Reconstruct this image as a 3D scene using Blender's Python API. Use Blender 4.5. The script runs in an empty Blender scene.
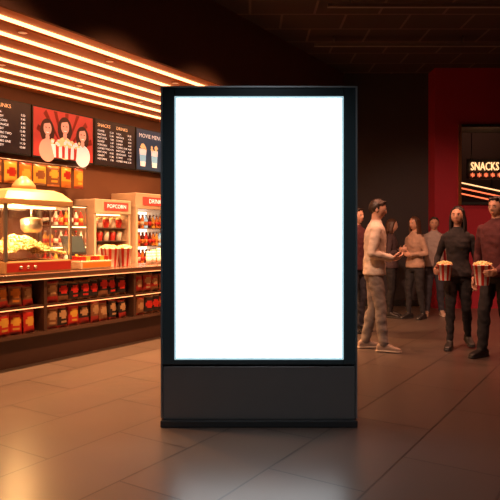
import bpy, math, random
from mathutils import Vector, Matrix, noise
from mathutils.bvhtree import BVHTree
random.seed(7)
S = bpy.context.scene
S.view_settings.view_transform = 'Standard'
V = Vector

# ------------------------------------------------------------------ materials
def mat(name, col, rough=0.6, metal=0.0, em=None, es=0.0, var=0.12, nscale=8.0, bump=0.0, spec=None, coat=0.0):
    m = bpy.data.materials.new(name); m.use_nodes = True
    nt = m.node_tree; b = nt.nodes['Principled BSDF']
    b.inputs['Roughness'].default_value = rough
    b.inputs['Metallic'].default_value = metal
    if spec is not None: b.inputs['Specular IOR Level'].default_value = spec
    if coat: b.inputs['Coat Weight'].default_value = coat
    tc = nt.nodes.new('ShaderNodeTexCoord')
    nz = nt.nodes.new('ShaderNodeTexNoise'); nz.inputs['Scale'].default_value = nscale
    nz.inputs['Detail'].default_value = 4
    nt.links.new(tc.outputs['Object'], nz.inputs['Vector'])
    mx = nt.nodes.new('ShaderNodeMix'); mx.data_type = 'RGBA'
    mx.inputs[6].default_value = (*[c*(1-var) for c in col], 1)
    mx.inputs[7].default_value = (*[min(1, c*(1+var)) for c in col], 1)
    nt.links.new(nz.outputs['Fac'], mx.inputs[0])
    nt.links.new(mx.outputs[2], b.inputs['Base Color'])
    if em is not None:
        b.inputs['Emission Color'].default_value = (*em, 1)
        b.inputs['Emission Strength'].default_value = es
    if bump:
        bp = nt.nodes.new('ShaderNodeBump'); bp.inputs['Strength'].default_value = bump
        bp.inputs['Distance'].default_value = 0.01
        nt.links.new(nz.outputs['Fac'], bp.inputs['Height'])
        nt.links.new(bp.outputs['Normal'], b.inputs['Normal'])
    return m

def tile_mat(name, c1, c2, mortar, size, rough, rot=0.0, msize=0.008, noise_amt=0.3, bump=0.3):
    m = bpy.data.materials.new(name); m.use_nodes = True
    nt = m.node_tree; b = nt.nodes['Principled BSDF']
    tc = nt.nodes.new('ShaderNodeTexCoord'); mp = nt.nodes.new('ShaderNodeMapping')
    mp.inputs['Rotation'].default_value = (0, 0, rot)
    nt.links.new(tc.outputs['Object'], mp.inputs['Vector'])
    br = nt.nodes.new('ShaderNodeTexBrick'); br.offset = 0.5
    br.inputs['Scale'].default_value = 1.0
    br.inputs['Brick Width'].default_value = size[0]; br.inputs['Row Height'].default_value = size[1]
    br.inputs['Mortar Size'].default_value = msize; br.inputs['Mortar Smooth'].default_value = 0.1
    br.inputs['Color1'].default_value = (*c1, 1); br.inputs['Color2'].default_value = (*c2, 1)
    br.inputs['Mortar'].default_value = (*mortar, 1)
    nt.links.new(mp.outputs[0], br.inputs['Vector'])
    nz = nt.nodes.new('ShaderNodeTexNoise'); nz.inputs['Scale'].default_value = 3.0; nz.inputs['Detail'].default_value = 3
    nt.links.new(tc.outputs['Object'], nz.inputs['Vector'])
    mx = nt.nodes.new('ShaderNodeMix'); mx.data_type = 'RGBA'; mx.blend_type = 'MULTIPLY'
    mx.inputs[0].default_value = noise_amt
    nt.links.new(br.outputs['Color'], mx.inputs[6]); nt.links.new(nz.outputs['Color'], mx.inputs[7])
    nt.links.new(mx.outputs[2], b.inputs['Base Color'])
    mr = nt.nodes.new('ShaderNodeMapRange'); mr.inputs[3].default_value = rough-0.015; mr.inputs[4].default_value = rough+0.03
    nt.links.new(nz.outputs['Fac'], mr.inputs[0]); nt.links.new(mr.outputs[0], b.inputs['Roughness'])
    inv = nt.nodes.new('ShaderNodeMath'); inv.operation = 'SUBTRACT'; inv.inputs[0].default_value = 1
    nt.links.new(br.outputs['Fac'], inv.inputs[1])
    bp = nt.nodes.new('ShaderNodeBump'); bp.inputs['Strength'].default_value = bump; bp.inputs['Distance'].default_value = 0.004
    nt.links.new(inv.outputs[0], bp.inputs['Height']); nt.links.new(bp.outputs['Normal'], b.inputs['Normal'])
    return m

def glass_mat(name):
    m = bpy.data.materials.new(name); m.use_nodes = True
    nt = m.node_tree; nt.nodes.clear()
    o = nt.nodes.new('ShaderNodeOutputMaterial'); mx = nt.nodes.new('ShaderNodeMixShader')
    t = nt.nodes.new('ShaderNodeBsdfTransparent'); g = nt.nodes.new('ShaderNodeBsdfGlossy')
    g.inputs['Roughness'].default_value = 0.05
    mx.inputs[0].default_value = 0.08
    nt.links.new(t.outputs[0], mx.inputs[1]); nt.links.new(g.outputs[0], mx.inputs[2]); nt.links.new(mx.outputs[0], o.inputs[0])
    return m

M = {}
M['floor'] = tile_mat('floor_tiles', (.088, .065, .054), (.102, .076, .063), (.034, .026, .022), (1.2, .6), .29, rot=math.radians(-57.3), msize=.007, noise_amt=.12, bump=.2)
M['ceil'] = tile_mat('ceiling_tiles', (.048, .033, .032), (.056, .038, .036), (.15, .10, .09), (.9, .6), .8, msize=.018)
M['wall_dark'] = mat('charcoal_wall_paint', (.050, .043, .049), .85, bump=.1, nscale=30)
M['wall_red'] = mat('red_wall_paint', (.36, .015, .034), .7, bump=.1, nscale=30)
M['wall_menu'] = mat('brown_wall_panel', (.14, .060, .033), .6, nscale=4)
M['soffit'] = mat('soffit_wood', (.48, .18, .065), .45, nscale=3)
M['fascia'] = mat('soffit_fascia', (.12, .05, .036), .7)
M['strip'] = mat('warm_led_strip', (1, .6, .3), .5, em=(1, .40, .15), es=5.5, var=0)
M['black'] = mat('black_metal', (.03, .032, .034), .32, var=.05)
M['panel'] = mat('satin_grey_panel', (.17, .16, .155), .38, .3, var=.05)
M['edgegrey'] = mat('brushed_edge_trim', (.32, .34, .35), .3, .7, var=.05)
M['screen'] = mat('lit_screen', (1, 1, 1), .5, em=(.93, .98, 1), es=3.4, var=0)
M['edge'] = mat('edge_lit_acrylic', (.6, .9, 1), .3, em=(.50, .75, .82), es=.7, var=0)  # bluish halo of the screen, put into an emissive rim
M['gloss'] = mat('gloss_black_glass', (.040, .058, .065), .2, var=.02)
M['ledge'] = mat('countertop_stone', (.12, .065, .045), .25, nscale=20)
M['plinth'] = mat('plinth_brown', (.07, .03, .02), .45)
M['shelf'] = mat('shelf_dark', (.09, .042, .025), .5)
M['steel'] = mat('brushed_steel', (.55, .5, .45), .3, .9, var=.05)
M['cream'] = mat('cream_enamel', (.58, .45, .33), .4, var=.04)
M['brass'] = mat('warm_brass_enamel', (.42, .25, .11), .4, .3, var=.06)
M['red'] = mat('red_card', (.62, .03, .02), .45, var=.1)
M['darkred'] = mat('dark_red_foil', (.36, .028, .02), .3, var=.15)
M['orange'] = mat('orange_foil', (.65, .22, .035), .3, var=.15)
M['brown'] = mat('brown_foil', (.24, .10, .045), .3, var=.15)
M['tan'] = mat('tan_foil', (.50, .30, .15), .35, var=.15)
M['navy'] = mat('navy_foil', (.05, .06, .10), .3, var=.1)
M['blackf'] = mat('black_foil', (.04, .028, .026), .25, var=.1)
M['yellow'] = mat('yellow_foil', (.80, .45, .07), .3, var=.1)
M['white'] = mat('white_card', (.80, .75, .68), .5, var=.03)
M['popcorn'] = mat('popcorn_kernels', (.95, .72, .34), .7, nscale=60, var=.2)
M['redsign'] = mat('red_header_sign', (.6, .03, .02), .5, em=(1, .06, .03), es=.9, var=0)
M['warmglow'] = mat('warm_interior_lamp', (1, .7, .4), .5, em=(1, .50, .2), es=9, var=0)
M['shelfled'] = mat('shelf_led', (1, .7, .4), .5, em=(1, .38, .13), es=2.2, var=0)
M['coolglow'] = mat('fridge_lamp', (1, 1, 1), .5, em=(1, .80, .62), es=3.0, var=0)
M['txt'] = mat('menu_text_lit', (1, .9, .8), .5, em=(1, .82, .66), es=1.1, var=0)
M['txto'] = mat('menu_heading_lit', (1, .5, .2), .5, em=(1, .5, .2), es=1.1, var=0)
M['board'] = mat('menu_board_black', (.02, .016, .016), .3, em=(.12, .05, .04), es=.2, var=.02)
M['p_red'] = mat('poster_red', (.42, .03, .025), .4, em=(.50, .05, .028), es=.75, var=.15)
M['p_skin'] = mat('poster_skin', (.7, .3, .2), .4, em=(.80, .34, .20), es=.75, var=.1)
M['p_hair'] = mat('poster_hair', (.04, .015, .01), .4, em=(.08, .02, .012), es=.6, var=.1)
M['p_pop'] = mat('poster_popcorn', (.8, .5, .2), .4, em=(.95, .55, .22), es=.75, var=.1)
M['p_white'] = mat('poster_white', (.9, .85, .8), .4, em=(.95, .75, .62), es=.75, var=.1)
M['p_blue'] = mat('poster_blue', (.03, .05, .08), .4, em=(.03, .055, .09), es=.6, var=.1)
M['p_cyan'] = mat('poster_cyan', (.3, .6, .75), .4, em=(.30, .50, .62), es=.7, var=.1)
M['glass'] = glass_mat('clear_glass')
M['neon'] = mat('neon_letters', (1, .7, .4), .5, em=(1, .50, .22), es=2.0, var=0)
M['neonr'] = mat('neon_letters_red', (1, .3, .2), .5, em=(1, .16, .06), es=2.0, var=0)
M['gold'] = mat('gold_trim', (.55, .25, .1), .3, .8)
M['phone'] = mat('phone_black', (.02, .02, .02), .2)
M['lampdisc'] = mat('downlight_lens', (1, .8, .6), .5, em=(1, .5, .25), es=.35, var=0)  # lens of the added fill lamps
M['bottle'] = mat('dark_bottle', (.10, .02, .012), .15, var=.1)
M['grey'] = mat('grey_plastic', (.18, .16, .15), .5)

# ------------------------------------------------------------------ mesh builder
class MB:
    def __init__(s): s.v = []; s.f = []; s.m = []; s.sm = []; s.mats = []
    def mi(s, m):
        if isinstance(m, str): m = M[m]
        if m not in s.mats: s.mats.append(m)
        return s.mats.index(m)
    def add(s, verts, faces, m, smooth=False, T=None):
        o = len(s.v); k = s.mi(m)
        for p in verts:
            p = V(p)
            s.v.append(T @ p if T else p)
        for f in faces:
            s.f.append([i+o for i in f]); s.m.append(k); s.sm.append(smooth)
    def box(s, a, b, m, T=None, bev=0.0):
        x0, y0, z0 = a; x1, y1, z1 = b
        if bev <= 0:
            vs = [(x0,y0,z0),(x1,y0,z0),(x1,y1,z0),(x0,y1,z0),(x0,y0,z1),(x1,y0,z1),(x1,y1,z1),(x0,y1,z1)]
            fs = [(0,3,2,1),(4,5,6,7),(0,1,5,4),(1,2,6,5),(2,3,7,6),(3,0,4,7)]
        else:
            import bmesh
            bm = bmesh.new(); bmesh.ops.create_cube(bm, size=1)
            for v in bm.verts:
                v.co = V(((x0+x1)/2+v.co.x*(x1-x0), (y0+y1)/2+v.co.y*(y1-y0), (z0+z1)/2+v.co.z*(z1-z0)))
            bmesh.ops.bevel(bm, geom=bm.edges[:], offset=bev, segments=2, affect='EDGES', profile=.5)
            bm.verts.index_update()
            vs = [v.co.copy() for v in bm.verts]; fs = [[v.index for v in f.verts] for f in bm.faces]; bm.free()
        s.add(vs, fs, m, False, T)
    def loft(s, rings, m, smooth=True, T=None, cap=True, mats=None):
        n = len(rings[0]); vs = [p for r in rings for p in r]; fs = []
        for i in range(len(rings)-1):
            for j in range(n):
                fs.append((i*n+j, i*n+(j+1) % n, (i+1)*n+(j+1) % n, (i+1)*n+j))
        o0 = len(s.f)
        if cap:
            fs2 = [tuple(range(n-1, -1, -1)), tuple(range((len(rings)-1)*n, len(rings)*n))]
        else: fs2 = []
        s.add(vs, fs+fs2, m, smooth, T)
        if mats:
            for i in range(len(rings)-1):
                for j in range(n): s.m[o0+i*n+j] = s.mi(mats(j))
    def ell(s, rings, m, n=20, T=None, smooth=True, cap=True, mats=None):
        s.loft([[V((cx+rx*math.cos(2*math.pi*j/n), cy+ry*math.sin(2*math.pi*j/n), cz)) for j in range(n)] for cx,cy,cz,rx,ry in rings], m, smooth, T, cap, mats)
    def sphere(s, c, r, m, nu=14, nv=8, T=None, fn=None, smooth=True):
        if not hasattr(r, '__len__'): r = (r, r, r)
        vs = [V((0, 0, 1))]
        for i in range(1, nv):
            t = math.pi*i/nv
            for j in range(nu):
                p = 2*math.pi*j/nu
                vs.append(V((math.sin(t)*math.cos(p), math.sin(t)*math.sin(p), math.cos(t))))
        vs.append(V((0, 0, -1)))
        fs = [(0, 1+j, 1+(j+1) % nu) for j in range(nu)]
        for i in range(nv-2):
            for j in range(nu):
                a = 1+i*nu+j; b = 1+i*nu+(j+1) % nu
                fs.append((a, a+nu, b+nu, b))
        L = len(vs)-1; o = 1+(nv-2)*nu
        fs += [(o+j, L, o+(j+1) % nu) for j in range(nu)]
        out = []
        for d in vs:
            p = V((d.x*r[0], d.y*r[1], d.z*r[2]))
            if fn: p = fn(d, p)
            out.append(V(c)+p)
        s.add(out, fs, m, smooth, T)
    def cyl(s, a, b, ra, rb, m, n=12, T=None, smooth=True, k=1):
        a = V(a); b = V(b); d = (b-a).normalized()
        x = d.orthogonal().normalized(); y = d.cross(x)
        rings = []
        for i in range(k+1):
            t = i/k; c = a.lerp(b, t); r = ra+(rb-ra)*t
            rings.append([c+(x*math.cos(2*math.pi*j/n)+y*math.sin(2*math.pi*j/n))*r for j in range(n)])
        s.loft(rings, m, smooth, T)
    def limb(s, pts, rad, m, n=14):
        for i in range(len(pts)-1):
            s.cyl(pts[i], pts[i+1], rad[i], rad[i+1], m, n, k=3)
        for p, r in zip(pts, rad): s.sphere(p, r, m, n, 8)
    def text(s, body, size, m, T, align='LEFT', extr=0.0, spacing=1.0):
        cu = bpy.data.curves.new('t', 'FONT'); cu.body = body; cu.size = size; cu.align_x = align
        cu.extrude = extr; cu.space_line = spacing; cu.resolution_u = 2
        ob = bpy.data.objects.new('t', cu); S.collection.objects.link(ob)
        bpy.context.view_layer.update()
        dg = bpy.context.evaluated_depsgraph_get()
        me = bpy.data.meshes.new_from_object(ob.evaluated_get(dg))
        s.add([v.co.copy() for v in me.vertices], [list(p.vertices) for p in me.polygons], m, False, T)
        bpy.data.objects.remove(ob); bpy.data.curves.remove(cu); bpy.data.meshes.remove(me)
    def mesh(s, name):
        me = bpy.data.meshes.new(name)
        me.from_pydata([tuple(v) for v in s.v], [], s.f)
        for m in s.mats: me.materials.append(m)
        me.polygons.foreach_set('material_index', s.m)
        me.polygons.foreach_set('use_smooth', s.sm)
        me.update(); return me
    def obj(s, name, mtx=None):
        ob = bpy.data.objects.new(name, s.mesh(name)); S.collection.objects.link(ob)
        if mtx is not None: ob.matrix_world = mtx
        return ob

def simple_box(name, a, b, m, mtx=None, bev=0):
    mb = MB(); mb.box(a, b, m, bev=bev); return mb.obj(name, mtx)

# concession frame: local x along the counter, local y into the stand
CM = Matrix.Translation((-2.48, 5.96, 0)) @ Matrix.Rotation(math.atan2(.842, .54), 4, 'Z')
def at(s, w, z=0): return CM @ Matrix.Translation((s, w, z))
def TX(x, y, z): return Matrix.Translation((x, y, z)) @ Matrix.Rotation(math.pi/2, 4, 'X')

CH = 4.45
# ------------------------------------------------------------------ shell
simple_box('floor', (-7.2, -4.2, -.1), (6.7, 14.2, 0), 'floor')
simple_box('ceiling', (-7.2, -4.2, CH), (6.7, 14.2, CH+.1), 'ceil')
simple_box('wall_back', (-7.2, 11.5, 0), (3.42, 11.7, CH), 'wall_dark')
simple_box('wall_left', (-7.2, -4.2, 0), (-7.0, 11.5, CH), 'wall_dark')
simple_box('wall_right', (6.5, -4.0, 0), (6.7, 14.0, CH), 'wall_dark')
simple_box('wall_front', (-7.0, -4.2, 0), (6.7, -4.0, CH), 'wall_dark')
mb = MB()  # red feature wall with an opening
mb.box((3.42, 11.1, 0), (3.85, 11.7, CH), 'wall_red')
mb.box((3.85, 11.1, 0), (6.5, 11.7, 1.92), 'wall_red')
mb.box((3.85, 11.1, 3.40), (6.5, 11.7, CH), 'wall_red')
mb.obj('wall_feature')
mb = MB()
for a, b in (((3.85,11.06,1.92),(3.90,11.7,3.40)),((3.90,11.06,1.92),(6.5,11.7,1.97)),((3.90,11.06,3.35),(6.5,11.7,3.40))):
    mb.box(a, b, 'gold' if a[0] < 3.86 else 'black')
mb.obj('window_1')
simple_box('wall_hall', (3.0, 14.0, 0), (6.7, 14.2, CH), 'wall_dark')
simple_box('wall_hall_side', (3.2, 11.7, 0), (3.42, 14.0, CH), 'wall_dark')
mb = MB()
mb.text('SNACKS', .24, 'neon', TX(4.56, 12.4, 2.70) @ Matrix.Diagonal((.66, 1, 1, 1)), extr=.01)
mb.text('* * * * * *', .2, 'neonr', TX(4.56, 12.4, 2.50), extr=.01)
mb.box((4.50, 12.44, 2.52), (5.4, 12.47, 2.94), 'black')
mb.cyl((4.6, 12.46, 2.9), (4.6, 12.46, CH), .01, .01, 'black'); mb.cyl((5.3, 12.46, 2.9), (5.3, 12.46, CH), .01, .01, 'black')
mb.obj('neon_sign')
mb = MB()
for k in range(3):
    T = Matrix.Translation((4.35, 13.3, 2.58-k*.12)) @ Matrix.Rotation(math.radians(12), 4, 'Y')
    mb.box((0, 0, 0), (2.0, .03, .022), 'neonr' if k else 'neon', T)
    mb.box((0, .03, -.04), (2.0, .12, .06), 'black', T)
for x in (4.45, 5.4, 6.2): mb.box((x, 13.42, 0), (x+.05, 13.46, 2.7), 'black')
mb.obj('lit_sign_rack')
mb = MB()
for i, y in enumerate((6.3, 7.7, 9.3)):
    mb.box((1.0, y, CH-.16), (6.2, y+.05, CH-.11), 'grey')
    for x in (1.3, 3.3, 5.6): mb.cyl((x, y+.025, CH-.11), (x, y+.025, CH), .012, .012, 'grey')
mb.obj('ceiling_track')
simple_box('baseboard_back', (1.6, 11.47, 0), (3.42, 11.5, .12), 'black')

# ------------------------------------------------------------------ concession shell
def send(w): return 6.56-.641*w
mb = MB()
w0, w1 = -.62, 2.0
def poly_prism(mb, pts, z0, z1, m):
    n = len(pts)
    vs = [(p[0], p[1], z0) for p in pts]+[(p[0], p[1], z1) for p in pts]
    mb.add(vs, [tuple(range(n-1, -1, -1)), tuple(range(n, 2*n))]+[(i, (i+1) % n, n+(i+1) % n, n+i) for i in range(n)], m)
poly_prism(mb, [(-3, w0+.04), (send(w0+.04), w0+.04), (send(w1), w1), (-3, w1)], 3.46, CH-.002, 'soffit')
poly_prism(mb, [(-3.04, w0), (send(w0), w0), (send(w0+.04), w0+.04), (-3.04, w0+.04)], 3.38, CH-.002, 'fascia')
w = w0+.06
while w < 1.95:
    poly_prism(mb, [(-3, w), (send(w), w), (send(w+.30), w+.30), (-3, w+.30)], 3.415, 3.46, 'soffit')
    w += .40
soff = mb.obj('concession_soffit', CM)
mb = MB()
for k in range(6):
    w = -.26+k*.40
    mb.box((-2.95, w-.065, 3.400), (send(w+.05)-.05, w-.005, 3.455), 'strip')
led = mb.obj('led_strips', CM); led.parent = soff; led.matrix_parent_inverse = CM.inverted()
mb = MB(); mb.box((-5.2, 2.0, 0), (5.24, 2.12, CH-.01), 'wall_menu'); mb.obj('wall_concession', CM)

# counter
mb = MB()
s0, s1 = -2.2, 4.6
mb.box((s0, .06, 0), (s1, .70, .30), 'plinth')
mb.box((s0-.0, -.02, .30), (s1, .70, .335), 'ledge')
mb.box((s0, .24, .335), (s1, .70, .90), 'shelf')
mb.box((s0, -.0, .60), (s1, .24, .618), 'shelf')
mb.box((s0, -.01, .885), (s1, .24, .90), 'shelf')
mb.box((s0-.02, -.06, .90), (s1+.02, .74, .955), 'ledge', bev=.006)
mb.box((s0, -.066, .90), (s1, -.058, .912), 'gold')
mb.box((s0, -.055, .890), (s1, -.035, .8995), 'shelfled')
mb.box((s0, .003, .590), (s1, .018, .598), 'shelfled')  # added strip under the middle shelf, lights the bags from above
for x in [s0, s0+1.36*1, s0+1.36*2, s0+1.36*3, s0+1.36*4, s1-.04]:
    mb.box((x, -.005, .335), (x+.04, .24, .885), 'shelf')
mb.obj('concession_counter', CM)
mb = MB()
mb.box((s0, 1.38, 0), (3.36, 1.98, .86), 'plinth'); mb.box((s0, 1.35, .86), (3.36, 1.98, .90), 'ledge')
for i in range(8): mb.box((s0+.05+i*.69, 1.37, .1), (s0+.05+i*.69+.64, 1.38, .82), 'shelf')
mb.obj('back_counter', CM)

def bag(mb, T, w, h, t, body, label, accent):
    nx, nz = 8, 10; style = random.randrange(3)
    for side in (-1, 1):
        vs = []
        for j in range(nz+1):
            for i in range(nx+1):
                u = i/nx*2-1; q = j/nz*2-1
                prof = max(0, (1-abs(u)**2.5))*max(0, 1-abs(q)**6)**.7
                ww = w/2*(1-.06*(1-abs(q)**4))
                vs.append((u*ww, side*t/2*prof*(1+.06*math.sin(9*u+5*q)), (q+1)/2*h))
        fs = []
        for j in range(nz):
            for i in range(nx):
                a = j*(nx+1)+i; f = (a, a+1, a+nx+2, a+nx+1)
                fs.append(f if side < 0 else f[::-1])
        o = len(mb.f); mb.add(vs, fs, body, True, T)
        for j in range(nz):
            for i in range(nx):
                if side < 0:
                    r2 = ((i-3.5)/3)**2+((j-(5.5 if style else 4.5))/1.9)**2
                    if r2 < 1: mb.m[o+j*nx+i] = mb.mi(label)
                    if style == 1 and 1 <= j <= 2: mb.m[o+j*nx+i] = mb.mi(accent)
                    if style == 2 and j == 2 and 1 < i < 6: mb.m[o+j*nx+i] = mb.mi(label)
                if j in (0, nz-1): mb.m[o+j*nx+i] = mb.mi(accent)
combos = [('darkred','tan','brown'),('red','yellow','darkred'),('orange','darkred','tan'),('brown','tan','darkred'),('blackf','red','brown'),('darkred','orange','blackf'),('tan','red','brown'),('brown','orange','darkred'),('blackf','tan','darkred'),('navy','tan','darkred'),('darkred','white','darkred')]
mb = MB()
for row, z in ((0, .337), (1, .620)):
    x = s0+.14; g = 0
    while x < s1-.1:
        d = (x-s0) % 1.36
        if .10 < d < 1.34 or x < s0+.1:
            if random.random() < .5: g = random.randrange(len(combos))
            c = combos[g]
            for dep in (.16, .07):
                T = Matrix.Translation((x+random.uniform(-.01, .01), dep+random.uniform(-.02, .01), z+.001)) @ Matrix.Rotation(random.uniform(-.2, .2), 4, 'Z') @ Matrix.Rotation(random.uniform(-.10, .02), 4, 'X') @ Matrix.Rotation(random.uniform(-.05, .05), 4, 'Y')
                bag(mb, T, .155, random.uniform(.215, .25), .065, *c)
        x += .152
mb.obj('snack_bags_display', CM)
mb = MB()
mb.cyl((.3, 1.80, 2.38), (2.72, 1.80, 2.38), .012, .012, 'steel')
for x in (.4, 1.5, 2.65): mb.cyl((x, 1.80, 2.38), (x, 2.0, 2.38), .010, .010, 'steel')
for i in range(10):
    x = .45+i*.235
    T = Matrix.Translation((x, 1.78, 2.06)) @ Matrix.Rotation(random.uniform(-.15, .15), 4, 'Z')
    bag(mb, T, .21, .30, .08, *[('yellow','darkred','orange'),('orange','yellow','darkred'),('yellow','brown','brown'),('brown','yellow','orange')][i % 4])
    mb.cyl((x, 1.78, 2.35), (x, 1.79, 2.39), .006, .006, 'steel', 6)
mb.obj('hanging_snack_bags', CM)

# menu boards
def frame_board(mb, x0, x1, z0, z1, y, face):
    mb.box((x0, y, z0), (x1, 1.998, z1), 'black')
    mb.box((x0+.02, y-.004, z0+.02), (x1-.02, y, z1-.02), face)
Z0, Z1, BY = 2.48, 3.22, 1.92
items = ['POPCORN', 'NACHOS', 'HOT DOG', 'COLA', 'LEMONADE', 'CANDY', 'COMBO ONE', 'COMBO TWO', 'COFFEE']
def text_board(x0, x1, cols):
    mb = MB(); frame_board(mb, x0, x1, Z0, Z1, BY, 'board')
    cw = (x1-x0-.1)/cols
    for c in range(cols):
        xa = x0+.06+c*cw
        mb.text(['SNACKS', 'DRINKS', 'COMBOS'][c % 3], .075, 'txto', TX(xa, BY-.008, Z1-.12))
        for r in range(9):
            z = Z1-.20-r*.056
            mb.text(random.choice(items), .042, 'txt', TX(xa, BY-.008, z))
            mb.text('%d.%d0' % (random.randint(3, 12), random.randint(0, 9)), .042, 'txt', TX(xa+cw-.06, BY-.008, z), align='RIGHT')
    return mb.obj('menu_board', CM)
text_board(.62, 1.82, 2)
text_board(3.01, 3.93, 2)
text_board(-.6, .60, 2)
def disc(mb, cx, cz, rx, rz, y, m, n=24, a0=0, a1=2*math.pi):
    full = abs(a1-a0-2*math.pi) < 1e-3
    vs = [(cx+rx*math.cos(a0+(a1-a0)*i/n), y, cz+rz*math.sin(a0+(a1-a0)*i/n)) for i in range(n+(0 if full else 1))]
    mb.add(vs, [tuple(range(len(vs)))], m)
mb = MB(); frame_board(mb, 1.84, 2.99, Z0, Z1, BY, 'p_red')
y = BY-.006
for i in range(7):
    a = .3+i*.4
    mb.add([(2.42, y+.0005, 2.6), (2.42+.55*math.cos(a-.06), y+.0005, min(3.19, 2.6+.75*math.sin(a-.06))), (2.42+.55*math.cos(a+.06), y+.0005, min(3.19, 2.6+.75*math.sin(a+.06)))], [(0, 1, 2)], 'darkred')
for i, (cx, cz, h) in enumerate(((2.10, 2.92, .95), (2.42, 2.98, 1.0), (2.76, 2.90, .95))):
    disc(mb, cx, cz-.04, .135*h, .19*h, y, 'p_hair')
    disc(mb, cx, cz-.32, .15, .17, y-.001, ('p_skin', 'p_pop', 'p_white')[i])
    disc(mb, cx, cz-.13, .035, .06, y-.002, 'p_skin')
    disc(mb, cx, cz, .075*h, .105*h, y-.003, 'p_skin')
    disc(mb, cx+.01, cz+.05, .085*h, .085*h, y-.004, 'p_hair', 16, .55, math.pi-.1)
    for e in (-.030, .030): disc(mb, cx+e, cz+.01, .014, .008, y-.005, 'p_hair', 10)
    disc(mb, cx, cz-.055, .03, .012, y-.005, 'p_white', 12, math.pi, 2*math.pi)
mb.add([(2.22, y-.006, 2.51), (2.64, y-.006, 2.51), (2.70, y-.006, 2.70), (2.16, y-.006, 2.70)], [(0, 1, 2, 3)], 'p_white')
for k in range(4):
    xa = 2.25+k*.11
    mb.add([(xa, y-.0065, 2.51), (xa+.05, y-.0065, 2.51), (xa+.055-.003+k*.005, y-.0065, 2.70), (xa-.01+k*.005, y-.0065, 2.70)], [(0, 1, 2, 3)], 'p_red')
for i in range(70):
    disc(mb, random.uniform(2.17, 2.69), random.uniform(2.69, 2.77), .024, .022, y-.007-i*.00002, random.choice(['p_pop', 'p_pop', 'p_white']), 8)
mb.obj('menu_board', CM)
mb = MB(); frame_board(mb, 3.95, 4.95, Z0, Z1, BY, 'p_blue')
for cx in (4.12, 4.42, 4.72):
    mb.add([(cx-.06, y, 2.56), (cx+.06, y, 2.56), (cx+.09, y, 2.86), (cx-.09, y, 2.86)], [(0, 1, 2, 3)], 'p_white')
    mb.add([(cx-.065, y-.001, 2.64), (cx+.068, y-.001, 2.64), (cx+.078, y-.001, 2.76), (cx-.078, y-.001, 2.76)], [(0, 1, 2, 3)], 'p_cyan')
    for i in range(16): disc(mb, cx+random.uniform(-.08, .08), 2.88+random.uniform(-.02, .06), .025, .022, y-.002-i*.00002, 'p_pop', 8)
mb.text('MOVIE MENU', .10, 'p_white', TX(4.02, y-.002, 3.06))
mb.obj('menu_board', CM)

def kernels(mb, n, fn, r=.014, m='popcorn'):
    for _ in range(n):
        p = V(fn())
        for q in range(2):
            mb.sphere(p+V((random.uniform(-1, 1), random.uniform(-1, 1), random.uniform(-1, 1)))*r*.5, (r*random.uniform(.7, 1.1), r*random.uniform(.6, 1), r*random.uniform(.6, 1)), m, 6, 4)
# popcorn machine
mb = MB(); W, D = .43, .28
mb.box((-W, -D, 0), (W, D, .13), 'brass', bev=.012)
mb.box((-W+.02, -D-.004, .02), (W-.02, -D+.002, .11), 'darkred')
for i in range(3): mb.cyl((-.25+i*.09, -D-.02, .065), (-.25+i*.09, -D, .065), .015, .018, 'steel')
for sx in (-1, 1):
    for sy in (-1, 1):
        mb.box((sx*(W-.015)-.015, sy*(D-.015)-.015, .13), (sx*(W-.015)+.015, sy*(D-.015)+.015, .74), 'steel')
mb.box((-W-.01, -D-.01, .72), (W+.01, D+.01, .78), 'brass', bev=.01)
mb.loft([[V((-W-.01, -D-.01, .78)), V((W+.01, -D-.01, .78)), V((W+.01, D+.01, .78)), V((-W-.01, D+.01, .78))],
         [V((-W+.08, -D+.07, .87)), V((W-.08, -D+.07, .87)), V((W-.08, D-.07, .87)), V((-W+.08, D-.07, .87))],
         [V((-W+.16, -D+.12, .90)), V((W-.16, -D+.12, .90)), V((W-.16, D-.12, .90)), V((-W+.16, D-.12, .90))]], 'brass', smooth=False)
mb.ell([(0, 0, .90, .14, .12), (0, 0, .95, .13, .11), (0, 0, 1.0, .09, .08), (0, 0, 1.05, .03, .03)], 'brass')
mb.box((-W+.04, -.05, .70), (W-.04, .05, .72), 'warmglow')
mb.cyl((.1, 0, .72), (.1, 0, .60), .012, .012, 'steel')
mb.ell([(.1, 0, .60, .06, .06), (.1, 0, .58, .12, .12), (.1, 0, .47, .115, .115), (.1, 0, .43, .08, .08)], 'steel')
mb.cyl((.21, 0, .54), (.32, -.04, .57), .008, .008, 'black')
def pile(x, y): return .19+.20*math.exp(-((x+.08)/.30)**2-(y/.25)**2)+.03*noise.noise(V((x*9, y*9, 0)))
g = 20; vs = []; fs = []
for i in range(g+1):
    for j in range(g+1):
        x = -W+.03+(2*W-.06)*i/g; yy = -D+.03+(2*D-.06)*j/g
        vs.append((x, yy, pile(x, yy)))
for i in range(g):
    for j in range(g): a = i*(g+1)+j; fs.append((a, a+g+1, a+g+2, a+1))
mb.add(vs, fs, 'popcorn')
def fnp():
    x = random.uniform(-W+.04, W-.04); yy = random.uniform(-D+.04, D-.04); return (x, yy, pile(x, yy)+.004)
kernels(mb, 620, fnp, .018)
for sgn in (-1, 1):
    mb.box((-W+.03, sgn*(D-.015)-.002, .13), (W-.03, sgn*(D-.015)+.002, .72), 'glass')
    mb.box((sgn*(W-.015)-.002, -D+.03, .13), (sgn*(W-.015)+.002, D-.03, .72), 'glass')
mb.obj('popcorn_machine', at(.54, .36, .956))

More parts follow.
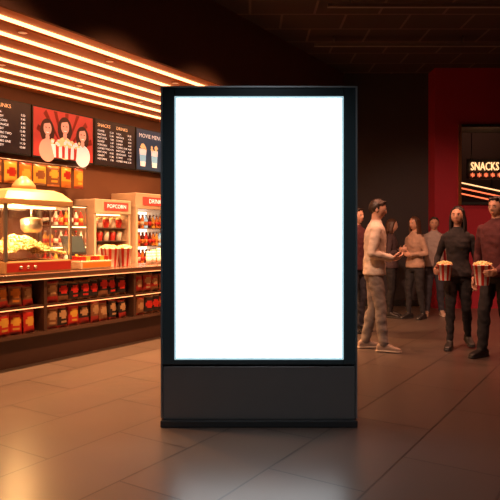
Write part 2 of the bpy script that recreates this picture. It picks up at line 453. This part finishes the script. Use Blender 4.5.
def bucket(name, loc, rt=.09, rb=.065, h=.19, mtx=None, fill=True):
    mb = MB(); n = 32
    mb.loft([[V((r*math.cos(2*math.pi*j/n), r*math.sin(2*math.pi*j/n), z)) for j in range(n)] for r, z in ((rb, 0), (rt, h), (rt+.004, h), (rt+.004, h-.008))], 'white', True, None, False, mats=lambda j: 'red' if (j//2) % 2 else 'white')
    mb.ell([(0, 0, .0, rb-.001, rb-.001), (0, 0, .003, rb-.001, rb-.001)], 'white', n)
    mb.loft([[V((r*math.cos(2*math.pi*j/n), r*math.sin(2*math.pi*j/n), z)) for j in range(n)] for r, z in ((rt, h), (rt-.003, h-.002), (rt-.008, h-.04))], 'white', True, None, False)
    if fill:
        mb.ell([(0, 0, h-.05, rt-.012, rt-.012), (0, 0, h-.005, rt-.004, rt-.004), (0, 0, h+.015, rt*.7, rt*.7), (0, 0, h+.03, .015, .015)], 'popcorn')
        def f():
            a = random.uniform(0, 6.28); q = rt*.92*math.sqrt(random.random())
            return (q*math.cos(a), q*math.sin(a), h+.03*(1-(q/rt)**2))
        kernels(mb, 70, f, .012)
    return mb.obj(name, mtx if mtx is not None else Matrix.Translation(loc))
for s_, w_ in ((1.80, .30), (2.02, .30), (1.93, .50)):
    bucket('popcorn_bucket', None, .10, .072, .235, at(s_, w_, .957))

mb = MB(); mb.box((-.24, -.13, 0), (.24, .13, .10), 'cream', bev=.01)
mb.box((-.22, -.134, .02), (.22, -.128, .08), 'orange')
for i in range(6): mb.box((-.21+i*.072, -.10, .10), (-.15+i*.072, .10, .15), ['red', 'yellow', 'darkred'][i % 3])
mb.obj('candy_box_tray', at(1.36, .22, .957))
mb = MB(); mb.box((-.14, -.12, 0), (.14, .14, .05), 'grey', bev=.008); mb.cyl((0, .02, .05), (0, .05, .22), .025, .02, 'grey')
Tm = Matrix.Translation((0, .03, .27)) @ Matrix.Rotation(-.35, 4, 'X')
mb.box((-.17, -.012, -.11), (.17, .012, .13), 'black', Tm, .006); mb.box((-.155, .0121, -.095), (.155, .014, .115), 'p_cyan', Tm)
mb.box((-.15, -.016, -.09), (.15, -.0121, .11), 'gloss', Tm)
mb.obj('cash_register', at(1.42, .54, .957))
mb = MB()
for i, (x, yy) in enumerate(((0, 0), (.11, .02), (.22, 0))):
    for k in range(5+i):
        mb.ell([(x, yy, k*.02, .032, .032), (x, yy, k*.02+.10, .042, .042)], 'white' if k % 2 == 0 else 'cream', 16)
mb.obj('paper_cup_stack', at(2.55, .35, .957))
def bottle(mb, x, y, z, h=.22, r=.032, body='bottle', cap='red', lab='red', T=None):
    mb.ell([(x, y, z, r*.9, r*.9), (x, y, z+.01, r, r), (x, y, z+h*.6, r, r), (x, y, z+h*.78, r*.45, r*.45), (x, y, z+h*.93, r*.38, r*.38)], body, 12, T)
    mb.ell([(x, y, z+h*.2, r*1.03, r*1.03), (x, y, z+h*.48, r*1.03, r*1.03)], lab, 12, T)
    mb.ell([(x, y, z+h*.92, r*.45, r*.45), (x, y, z+h, r*.45, r*.45)], cap, 12, T)
mb = MB()
for i in range(6): bottle(mb, i*.10, (i % 2)*.05, 0, .21, body=['yellow', 'bottle', 'red'][i % 3], lab=['red', 'white', 'yellow'][i % 3], cap=['red', 'white'][i % 2])
mb.obj('sauce_bottles', at(2.95, .35, .957))
mb = MB(); mb.box((-.09, -.07, 0), (.09, .07, .16), 'steel', bev=.01); mb.box((-.06, -.073, .03), (.06, -.069, .13), 'white')
mb.obj('napkin_dispenser', at(3.75, .3, .957))

mb = MB()
for z in (0, .29, .58, .86): mb.box((-.33, -.14, z), (.33, .16, z+.02), 'steel')
for x in (-.33, .31): 
    mb.box((x, -.14, 0), (x+.02, -.12, .88), 'steel'); mb.box((x, .14, 0), (x+.02, .16, .88), 'steel')
for r in range(3):
    for i in range(7):
        for q in range(2):
            bottle(mb, -.27+i*.09, -.07+q*.11, .02+r*.29, .21, .034, ['red', 'yellow', 'bottle', 'white'][(i+r) % 4], ['white', 'red'][i % 2], ['yellow', 'red', 'white', 'red'][(i+r) % 4])
    mb.box((-.31, -.13, r*.29+.275), (.31, -.12, r*.29+.287), 'warmglow')
mb.obj('bottle_rack', at(2.08, 1.56, .901))
mb = MB()
mb.box((-.38, -.22, 0), (.38, .25, .16), 'cream', bev=.01); mb.box((-.38, .20, .16), (.38, .25, .80), 'cream')
for x in (-.38, .34): mb.box((x, -.2, .16), (x+.04, .25, .80), 'cream')
mb.box((-.38, -.22, .78), (.38, .25, 1.0), 'cream', bev=.01)
mb.box((-.20, -.232, .84), (.30, -.218, .96), 'redsign'); mb.text('POPCORN', .085, 'txt', TX(.05, -.236, .87), align='CENTER')
mb.box((-.30, -.05, .765), (.30, .05, .78), 'warmglow')
for z in (.36, .56): mb.box((-.34, -.15, z), (.34, .2, z+.012), 'steel')
for r, z in enumerate((.16, .372, .572)):
    for i in range(5): 
        mb.ell([(-.27+i*.135, -.05, z, .038, .038), (-.27+i*.135, -.05, z+.13, .052, .052)], ['red', 'white'][(i+r) % 2], 14)
        mb.sphere((-.27+i*.135, -.05, z+.13), (.05, .05, .03), 'popcorn', 10, 6)
mb.box((-.34, -.195, .16), (.34, -.19, .78), 'glass')
mb.obj('popcorn_warmer', at(2.96, 1.66, .901))
mb = MB()
mb.box((-.42, -.25, 0), (.42, .3, .22), 'cream', bev=.01); mb.box((-.42, .25, .22), (.42, .3, 1.8), 'cream')
for x in (-.42, .37): mb.box((x, -.25, .22), (x+.05, .25, 1.8), 'cream')
mb.box((-.42, -.25, 1.78), (.42, .3, 2.04), 'cream', bev=.01)
mb.box((-.26, -.262, 1.85), (.36, -.248, 1.98), 'redsign'); mb.text('DRINKS', .10, 'txt', TX(.05, -.266, 1.88), align='CENTER')
mb.box((-.36, .23, .25), (.36, .248, 1.76), 'coolglow')
for r in range(5):
    z = .30+r*.29; mb.box((-.37, -.2, z), (.37, .22, z+.012), 'steel')
    for i in range(8):
        for q in range(2): bottle(mb, -.31+i*.088, -.12+q*.14, z+.012, .23, .033, random.choice(['bottle', 'orange', 'p_cyan', 'red', 'yellow']), 'white', random.choice(['white', 'red', 'orange']))
mb.box((-.37, -.235, .22), (.37, -.23, 1.78), 'glass'); mb.cyl((.33, -.27, .8), (.33, -.27, 1.3), .012, .012, 'steel')
for z in (.8, 1.3): mb.cyl((.33, -.27, z), (.35, -.24, z), .01, .01, 'steel')
mb.obj('drinks_fridge', at(3.83, 1.66))

# ------------------------------------------------------------------ kiosk
mb = MB(); KW, KH = .687, 2.41
mb.box((-KW, .02, .06), (KW, .20, KH), 'black', bev=.008)
sx, sz0, sz1 = .600, .475, 2.345
mb.box((-KW, -.02, .44), (-sx, .03, KH), 'gloss', bev=.004)
mb.box((sx, -.02, .44), (KW, .03, KH), 'gloss', bev=.004)
mb.box((-sx, -.02, sz1), (sx, .03, KH), 'gloss', bev=.004)
mb.box((-sx, -.02, .44), (sx, .03, sz0), 'gloss', bev=.004)
mb.box((-sx, .005, sz0), (sx, .021, sz1), 'screen')
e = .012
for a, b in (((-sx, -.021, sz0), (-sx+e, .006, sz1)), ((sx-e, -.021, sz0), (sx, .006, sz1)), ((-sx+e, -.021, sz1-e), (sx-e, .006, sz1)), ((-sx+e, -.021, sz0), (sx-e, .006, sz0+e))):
    mb.box(a, b, 'edge')  # added glowing rim, stands for the glow around the screen
for sgn in (-1, 1):
    mb.box((sgn*(KW+.004)-.006, -.03, .06), (sgn*(KW+.004)+.006, .21, KH+.004), 'edgegrey')
mb.box((-KW, -.03, KH-.004), (KW, .21, KH+.006), 'edgegrey')
mb.box((-KW+.004, -.012, .05), (KW-.004, .03, .425), 'panel', bev=.004)
mb.box((-KW-.01, -.05, 0), (KW+.01, .24, .05), 'black', bev=.006)
mb.obj('advertising_lightbox', Matrix.Translation((.064, 4.28, 0)))

# ------------------------------------------------------------------ people
def skinmat(n, c): return mat(n, c, .55, var=.06, nscale=20)
def cloth(n, c): return mat(n, c, .85, var=.18, nscale=25, bump=.4)
EYEW = mat('eye_white', (.6, .55, .5), .3); EYED = mat('iris_dark', (.03, .018, .012), .2); LIP = mat('lips', (.42, .15, .11), .5)

def rotz(a): return Matrix.Rotation(a, 3, 'Z')
def hand(mb, wrist, d, n, right, curl, m, sc=1.0):
    d = V(d).normalized(); n = V(n); n = (n-d*n.dot(d)).normalized()
    s = d.cross(n) if right else -d.cross(n)
    rings = []
    for t, w, th in ((-.02, .025, .02), (.0, .027, .019), (.03, .036, .017), (.065, .042, .015), (.09, .040, .012)):
        c = wrist+d*t*sc
        rings.append([c+(s*w*math.cos(a)+n*th*math.sin(a))*sc for a in [2*math.pi*j/16 for j in range(16)]])
    mb.loft(rings, m)
    for i, f in enumerate((.95, 1.07, 1.0, .8)):
        p = wrist+(d*.082+s*(.031-.0205*i))*sc; ang = 0; pts = [p]
        for L, cf in ((.044, .8), (.027, 1.1), (.021, .8)):
            ang += curl*cf*(1+.05*i)
            p = p+(d*math.cos(ang)+n*math.sin(ang))*L*f*sc; pts.append(p)
        mb.limb(pts, [.0095*sc, .0085*sc, .008*sc, .007*sc], m, 8)
    p = wrist+(d*.022+s*.024)*sc; pts = [p]
    for dd, L in (((d*.6+s*.8+n*.3), .038), ((d*.8+s*.35+n*.5), .032), ((d*.9+s*.05+n*.5), .026)):
        p = p+dd.normalized()*L*sc; pts.append(p)
    mb.limb(pts, [.013*sc, .012*sc, .0105*sc, .0085*sc], m, 8)

def human(name, loc, face, H, top, pants, skin, hair, shoe, female=False, legs=None, arms=None, hairstyle='short', yaw=0, pitch=0, lean=0, vox=.007, hem=.88, sleeves=1.0):
    mb = MB()
    sw = .150 if female else .174
    L = lambda p: V((p[0], p[1]-lean*max(0, p[2]-.9), p[2]))
    if female:
        tr = [(hem, .171, .124), (hem+.012, .173, .126), (.93, .172, .125), (1.0, .154, .112), (1.08, .132, .100), (1.16, .133, .101), (1.25, .147, .122), (1.31, .153, .120), (1.38, .158, .098), (1.42, .145, .082), (1.45, .100, .068), (1.472, .064, .060), (1.49, .054, .055)]
    else:
        tr = [(hem, .172, .130), (hem+.012, .175, .132), (.93, .174, .131), (1.0, .164, .126), (1.08, .159, .122), (1.16, .164, .124), (1.25, .177, .129), (1.33, .190, .125), (1.40, .189, .108), (1.44, .168, .092), (1.47, .114, .078), (1.492, .075, .068), (1.508, .062, .063)]
    n = 28; rings = []
    for z, rx, ry in tr:
        c = L((0, 0, z))
        rings.append([c+V((rx*math.copysign(abs(math.cos(a))**.85, math.cos(a)), ry*math.copysign(abs(math.sin(a))**.9, math.sin(a)), 0)) for a in [2*math.pi*j/n for j in range(n)]])
    mb.loft(rings, top)
    mb.ell([(0, 0, .80, .10, .09), (0, .0, .84, .148, .106), (0, .005, .90, .152, .108), (0, .005, .98, .135, .095), (0, 0, 1.02, .11, .085)], pants, 24)
    lg = legs or {}
    for sgn, key in ((-1, 'R'), (1, 'L')):
        hip = V((sgn*.080, 0, .88)); kn = V(lg.get(key+'k', (sgn*.10, -.015, .485))); an = V(lg.get(key+'a', (sgn*.105, .02, .09)))
        mt = hip.lerp(kn, .35); ct = kn.lerp(an, .35)+V((0, .012, 0)); lo = kn.lerp(an, .8)
        if female: rd = [.084, .084, .057, .056, .042, .036]
        else: rd = [.084, .086, .066, .066, .056, .053]
        mb.limb([hip, mt, kn, ct, lo, an+V((0, 0, .005))], rd, pants)
        yaw_f = lg.get(key+'y', sgn*.15); lift = lg.get(key+'p', 0)
        fd = V((math.sin(yaw_f), -math.cos(yaw_f), 0)); fs_ = V((fd.y, -fd.x, 0))
        base = V((an.x, an.y, an.z-.09))
        def shoe_loft(prof, m_, z0=0):
            rr = []
            for t, w, h in prof:
                c = base+fd*t; zc = lift*max(0, .12-t)
                rr.append([c+fs_*w*math.cos(a)+V((0, 0, zc+z0+h/2+h/2*math.copysign(abs(math.sin(a))**.6, math.sin(a)))) for a in [2*math.pi*j/14 for j in range(14)]])
            mb.loft(rr, m_)
        shoe_loft([(-.085, .02, .04), (-.075, .032, .075), (-.03, .037, .10), (.02, .038, .10), (.07, .041, .075), (.12, .046, .058), (.16, .042, .046), (.19, .025, .03)], shoe, .012)
        shoe_loft([(-.092, .022, .02), (-.08, .037, .024), (0, .041, .024), (.12, .050, .024), (.17, .045, .022), (.198, .025, .018)], M['cream'] if shoe.name.startswith('tan') else M['black'])
    ar = arms or {}
    for sgn, key in ((-1, 'R'), (1, 'L')):
        sh = L((sgn*sw, 0, 1.362 if female else 1.388))
        el = V(ar.get(key+'e', (sgn*(sw+.065), .03, 1.11))); wr = V(ar.get(key+'w', (sgn*(sw+.07), -.04, .865)))
        ra = [.050, .046, .041, .040, .033] if female else [.060, .057, .050, .048, .040]
        pts = [sh, sh.lerp(el, .5), el, el.lerp(wr, .35), wr.lerp(el, .06)]
        if sleeves >= 1:
            mb.limb(pts, ra, top)
        else:
            e2 = sh.lerp(el, .6); mb.limb([sh, e2], [ra[0], ra[1]*1.1], top)
            mb.limb([e2, el, el.lerp(wr, .35), wr], [ra[1]*.85, .040, .038, .026], skin)
        mb.limb([wr.lerp(el, .12), wr], [.026, .0245], skin)
        hd = ar.get(key+'d', (wr-el).normalized()); hn = ar.get(key+'n', (-sgn*1, 0, 0)); cu = ar.get(key+'c', .35)
        hand(mb, wr, hd, hn, key == 'R', cu, skin)
    nb = L((0, .01, 1.44)); hc = L((0, -.02, 1.633)) if not female else L((0, -.018, 1.628))
    mb.limb([nb, nb.lerp(hc, .45), hc+V((0, .015, -.03))], [.056 if not female else .048, .055 if not female else .045, .054 if not female else .044], skin)
    R = rotz(yaw) @ Matrix.Rotation(pitch, 3, 'X')
    HT = Matrix.Translation(hc) @ R.to_4x4()
    g = lambda a, b: math.exp(-(a/b)**2)
    def hf(d, p):
        x, y, z = d; q = p.copy()
        if z < 0: q.x *= 1-.30*abs(z)**1.6
        if z < -.15 and y > 0: q.y *= 1-.5*min(1, -z)
        if y < 0:
            q.y *= .95
            q.y -= .018*g(x, .19)*g(z+.18, .17) + .009*g(x, .15)*g(z+.0, .18)
            q.y -= .005*g(z-.24, .12)*g(x, .5)
            q.y += .008*(g(x-.36, .18)+g(x+.36, .18))*g(z-.06, .13)
            q.y -= .006*g(x, .25)*g(z+.50, .09)
            q.y -= .012*g(x, .3)*g(z+.82, .18)
        return q
    mb.sphere((0, 0, 0), (.075, .095, .117), skin, 40, 30, HT, hf)
    for sgn in (-1, 1): mb.sphere((sgn*.076, .012, -.008), (.009, .018, .031), skin, 10, 8, HT)
    def hairf(d, p):
        q = p.copy()
        zz = q.z+.020; yy = q.y+.012
        line = (.070-.30*abs(q.x)) if hairstyle == 'short' else .076-.25*abs(q.x)
        if yy < -.004 and zz < line:
            q.y = -.018; q.x *= .97
        elif yy < -.05: q.y *= .93
        if hairstyle == 'short':
            k_ = min(1, max(0, (-.03-zz)/.03)); q.x *= 1-.22*k_; q.y *= 1-.20*k_ if q.y > 0 else 1
        q += V((noise.noise(d*4+V((3, 1, 2)))*.007, noise.noise(d*4)*.005, noise.noise(d*6)*.007))
        return q
    mb.sphere((0, .012, .020), (.084, .100, .106), hair, 40, 30, HT, hairf)
    if hairstyle == 'short':
        for xx in (-.034, -.012, .012, .034):
            mb.sphere((xx, -.048, .095+.004*math.sin(xx*90)), (.022, .030, .018), hair, 12, 8, HT)
    else:
        ln = {'long': .34, 'bob': .17}[hairstyle]
        mb.loft([[HT @ V((rx*math.cos(a), cy+ry*math.sin(a), z)) for a in [2*math.pi*j/20 for j in range(20)]] for z, rx, ry, cy in
                 ((.06, .080, .07, .04), (0, .086, .07, .045), (-.10, .088, .055, .055), (-ln*.65, .092, .045, .062), (-ln, .07, .025, .07))], hair)
        for sgn in (-1, 1):
            for q in range(3):
                mb.limb([HT @ V((sgn*.062, -.030+q*.02, .06)), HT @ V((sgn*.081, -.018+q*.018, -.02)), HT @ V((sgn*(.084+q*.004), -.02+q*.018, -.10)), HT @ V((sgn*(.080+.010*q), -.04+q*.03, -ln*(.95-.1*q)))], [.018, .017, .018, .008], hair)
    k = H/1.75
    src = mb.mesh(name+'_src'); tmp = bpy.data.objects.new('tmp', src); S.collection.objects.link(tmp)
    md = tmp.modifiers.new('r', 'REMESH'); md.mode = 'VOXEL'; md.voxel_size = vox; md.use_smooth_shade = True
    sm = tmp.modifiers.new('s', 'SMOOTH'); sm.factor = .5; sm.iterations = 2
    bpy.context.view_layer.update(); dg = bpy.context.evaluated_depsgraph_get()
    me = bpy.data.meshes.new_from_object(tmp.evaluated_get(dg))
    bvh = BVHTree.FromPolygons(mb.v, mb.f)
    clothi = {mb.mi(top), mb.mi(pants)}
    fm = []
    for p in me.polygons:
        r = bvh.find_nearest(p.center); fm.append(mb.m[r[2]])
    vm = [0]*len(me.vertices)
    for p, q in zip(me.polygons, fm):
        for vi in p.vertices: vm[vi] = q
    out = MB(); out.mats = list(mb.mats)
    for v in me.vertices:
        co = v.co.copy()
        if vm[v.index] in clothi:
            t = co.x*.5+co.z
            fold = noise.noise(V((co.x*8+t*3, co.y*8, t*13)))*.008+noise.noise(V((co.x*18, co.y*18-t*9, co.z*18+5)))*.005
            co += v.normal*fold
        out.v.append(co)
    out.f = [list(p.vertices) for p in me.polygons]; out.m = fm; out.sm = [True]*len(fm)
    bpy.data.objects.remove(tmp); bpy.data.meshes.remove(src); bpy.data.meshes.remove(me)
    for sgn in (-1, 1):
        out.sphere((sgn*.029, -.0765, .008), (.0125, .010, .0065), EYEW, 12, 8, HT)
        out.sphere((sgn*.029, -.0845, .008), (.0055, .003, .0055), EYED, 10, 6, HT)
        out.sphere((sgn*.030, -.087, .027), (.016, .005, .0028), hair, 10, 6, HT)
    out.sphere((0, -.0865, -.059), (.020, .006, .006), LIP, 12, 6, HT)
    T = Matrix.Translation(loc) @ Matrix.Rotation(face, 4, 'Z') @ Matrix.Scale(k, 4)
    ob = out.obj(name, T)
    return ob, T

sk1 = skinmat('skin_light', (.68, .38, .27)); sk2 = skinmat('skin_tan', (.56, .30, .20))
h1 = mat('hair_dark_brown', (.025, .013, .009), .5, var=.3, nscale=60); h2 = mat('hair_brown', (.07, .03, .016), .5, var=.3, nscale=60); h3 = mat('hair_black', (.012, .009, .009), .45, var=.3, nscale=60)
c_cream = cloth('cream_sweater', (.70, .58, .48)); c_khaki = cloth('khaki_trousers', (.21, .175, .155)); c_black = cloth('black_sweater', (.022, .019, .021))
c_jblack = cloth('black_trousers', (.016, .015, .018)); c_maroon = cloth('maroon_shirt', (.085, .018, .022)); c_beige = cloth('beige_blouse', (.40, .26, .19))
c_grey = cloth('pale_grey_tee', (.34, .27, .25)); c_denim = cloth('dark_denim', (.035, .035, .05)); c_dress = cloth('dark_dress', (.06, .035, .04))
shw = mat('tan_sneakers', (.35, .25, .19), .6); shb = mat('black_shoes', (.02, .018, .018), .4)

human('man', (1.47, 7.1, 0), math.radians(82), 1.78, c_cream, c_khaki, sk1, h1, shw,
      legs={'Rk': (-.10, -.07, .485), 'Ra': (-.11, -.10, .09), 'Lk': (.10, -.0, .485), 'La': (.11, .10, .09), 'Ly': .3},
      arms={'Re': (-.225, .045, 1.13), 'Rw': (-.10, -.19, 1.07), 'Rd': (.25, -1, .05), 'Rn': (.6, 0, .8), 'Rc': .55,
            'Le': (.225, .035, 1.13), 'Lw': (.13, -.20, 1.05), 'Ld': (-.55, -1, .05), 'Ln': (-.5, 0, .85), 'Lc': .5}, pitch=.22, lean=.03)
human('man', (1.50, 8.45, 0), math.radians(40), 1.74, c_maroon, c_denim, sk2, h1, shb, vox=.009)
human('woman', (2.34, 9.95, 0), math.radians(70), 1.63, c_dress, c_jblack, sk1, h2, shb, True, hairstyle='bob', vox=.009, pitch=.15,
      arms={'Re': (-.21, .02, 1.12), 'Rw': (-.10, -.20, 1.20), 'Rd': (.3, -1, .3), 'Rn': (1, 0, .2), 'Rc': .6, 'Le': (.21, .02, 1.12), 'Lw': (.10, -.20, 1.12), 'Ld': (-.4, -1, .2), 'Ln': (-1, 0, .3), 'Lc': .6})
human('woman', (2.68, 9.75, 0), math.radians(-55), 1.66, c_beige, c_jblack, sk2, h2, shb, True, hairstyle='long', vox=.009, pitch=.1,
      legs={'Rk': (-.09, -.06, .485), 'Ra': (-.09, -.05, .09), 'Lk': (.10, -.0, .485), 'La': (.11, .08, .09)},
      arms={'Re': (-.21, .03, 1.12), 'Rw': (-.12, -.20, 1.16), 'Rd': (.3, -1, .2), 'Rn': (1, 0, .3), 'Rc': .6, 'Le': (.22, .02, 1.12), 'Lw': (.06, -.19, 1.10), 'Ld': (-.9, -.5, .05), 'Ln': (-.3, .8, .1), 'Lc': .4})
human('man', (3.10, 10.1, 0), math.radians(-15), 1.66, c_grey, c_denim, sk2, h1, shw, vox=.009, sleeves=.5,
      legs={'Rk': (-.10, -.07, .485), 'Ra': (-.13, -.07, .09), 'La': (.13, .08, .09)})
ob, T = human('woman', (2.51, 7.25, 0), math.radians(-20), 1.71, c_black, c_jblack, sk2, h3, shb, True, hairstyle='long', yaw=math.radians(-12),
      legs={'Rk': (-.085, -.08, .485), 'Ra': (-.09, -.12, .09), 'Lk': (.10, -.02, .485), 'La': (.12, .16, .10), 'Ly': .3, 'Lp': .25},
      arms={'Re': (-.235, .07, 1.12), 'Rw': (-.262, -.13, .96), 'Rd': (.0, -1, -.12), 'Rn': (1, 0, 0), 'Rc': .52})
bucket('popcorn_bucket', None, .088, .064, .19, T @ Matrix.Translation((-.148, -.225, .845)) @ Matrix.Scale(1.75/1.71, 4))
ob, T = human('man', (2.76, 6.7, 0), math.radians(-52), 1.79, c_maroon, c_jblack, sk2, h3, shb, yaw=math.radians(0), pitch=.08,
      legs={'Rk': (-.10, -.10, .485), 'Ra': (-.10, -.13, .09), 'Lk': (.10, -.02, .485), 'La': (.12, .14, .09)},
      arms={'Le': (.235, .03, 1.11), 'Lw': (.128, -.24, .94), 'Ld': (-.05, -1, -.1), 'Ln': (-1, 0, 0), 'Lc': .5})
bucket('popcorn_bucket', None, .095, .068, .215, T @ Matrix.Translation((.012, -.315, .80)))
T = Matrix.Translation((1.47, 7.1, 0)) @ Matrix.Rotation(math.radians(82), 4, 'Z') @ Matrix.Scale(1.78/1.75, 4)
mb = MB(); mb.box((-.038, -.005, -.075), (.038, .005, .075), 'phone', bev=.003)
mb.box((-.034, .0051, -.068), (.034, .006, .068), 'gloss')
mb.obj('smartphone', T @ Matrix.Translation((-.0, -.305, 1.125)) @ Matrix.Rotation(-.9, 4, 'X'))

# ------------------------------------------------------------------ lamps
def fill_downlight(loc, energy, col, size=1.9, blend=.7, z=CH, soft=.2):  # added fill lamp with a made-up recessed housing
    x, y = loc
    mb = MB(); q = .010
    mb.ell([(0, 0, 0, .06, .06), (0, 0, -q, .06, .06), (0, 0, -q, .05, .05), (0, 0, -q*.3, .045, .045)], 'soffit' if z < CH else 'black', 20, cap=False)
    mb.ell([(0, 0, -q*.3, .045, .045), (0, 0, -q*.3-.002, .045, .045)], 'lampdisc', 20)
    ob = mb.obj('ceiling_downlight', Matrix.Translation((x, y, z)))
    l = bpy.data.lights.new('lamp', 'SPOT'); l.energy = energy; l.color = col; l.spot_size = size; l.spot_blend = blend; l.shadow_soft_size = soft
    lo = bpy.data.objects.new('lamp', l); S.collection.objects.link(lo); lo.parent = ob; lo.location = (0, 0, -q-.01)
def fill_spot(loc, target, energy, col, size=1.1, soft=.1):  # added fill lamp, aimed, with a made-up housing
    p = V(loc); d = (V(target)-p).normalized()
    mb = MB()
    mb.cyl((0, 0, .12), (0, 0, CH-p.z), .012, .012, 'black'); mb.sphere((0, 0, .1), .03, 'black', 10, 6)
    mb.cyl(V((0, 0, .08))-d*.04, V((0, 0, .08))+d*.12, .045, .05, 'black', 16)
    mb.cyl(V((0, 0, .08))+d*.12, V((0, 0, .08))+d*.123, .043, .043, 'lampdisc', 16)
    ob = mb.obj('track_spotlight', Matrix.Translation(p))
    l = bpy.data.lights.new('lamp', 'SPOT'); l.energy = energy; l.color = col; l.spot_size = size; l.spot_blend = .8; l.shadow_soft_size = soft
    lo = bpy.data.objects.new('lamp', l); S.collection.objects.link(lo); lo.parent = ob
    lo.location = V((0, 0, .08))+d*.15; lo.rotation_mode = 'QUATERNION'; lo.rotation_quaternion = d.to_track_quat('-Z', 'Y')
WARM = (1, .46, .19)
for s_ in (-1.2, .2, 1.4, 2.6, 3.8):
    p = CM @ V((s_, -.08, 0)); fill_downlight((p.x, p.y), 640, WARM, z=3.415, soft=.03)  # added lamps in the soffit, more warm light at the counter
for s_ in (.8, 2.0, 3.2, 4.4):
    p = CM @ V((s_, 1.12, 0)); fill_downlight((p.x, p.y), 210, WARM, z=3.415, soft=.03)  # added lamps, warm fill behind the counter
for s_ in (-.6, .9, 2.4):
    a = CM @ V((s_, -2.2, 4.25)); b = CM @ V((s_+.3, .1, .6)); fill_spot(a, b, 340, WARM, 1.2)  # added spots, brighten the counter front
for p, e in (((1.2, 7.1), 320), ((2.3, 6.1), 260), ((3.2, 7.1), 260), ((4.6, 7.1), 300), ((5.7, 9.8), 240)):
    fill_downlight(p, e, (1, .38, .21), soft=.15)  # added lamps, warm fill over the people
fill_downlight((-2.4, 3.6), 80, (1, .48, .23), soft=.3)  # added lamp, fills the left foreground
fill_downlight((2.9, 4.4), 110, (1, .40, .25), soft=.3)  # added lamp, fills the right foreground
fill_spot((-.3, 4.9, 4.2), (2.4, 7.3, 1.2), 480, (1, .55, .35), .9)  # added spot, brightens the near people from the left
fill_spot((.8, 5.2, 4.2), (3.0, 9.8, 1.2), 620, (1, .52, .32), .8)  # added spot, brightens the far group
fill_spot((.2, .8, 4.1), (.06, 4.2, .7), 170, (.85, .93, 1), .8, soft=.25)  # added cool spot behind the view, lifts the kiosk panel
l = bpy.data.lights.new('popcorn_lamp', 'POINT'); l.energy = 46; l.color = (1, .55, .2); l.shadow_soft_size = .05
lo = bpy.data.objects.new('popcorn_lamp', l); S.collection.objects.link(lo); lo.matrix_world = at(.40, .30, .956+.62)
l = bpy.data.lights.new('hall_lamp', 'POINT'); l.energy = 25; l.color = (1, .4, .2); l.shadow_soft_size = .1
lo = bpy.data.objects.new('hall_lamp', l); S.collection.objects.link(lo); lo.location = (5.2, 12.6, 3.9)

w = bpy.data.worlds.new('world'); S.world = w; w.use_nodes = True
w.node_tree.nodes['Background'].inputs[0].default_value = (.5, .35, .3, 1); w.node_tree.nodes['Background'].inputs[1].default_value = .05

cam = bpy.data.cameras.new('camera'); cam.lens = 43.2; cam.sensor_width = 36; cam.shift_y = -.03
co = bpy.data.objects.new('camera', cam); S.collection.objects.link(co)
co.location = (0, 0, 1.36); co.rotation_euler = (math.pi/2, 0, 0); S.camera = co
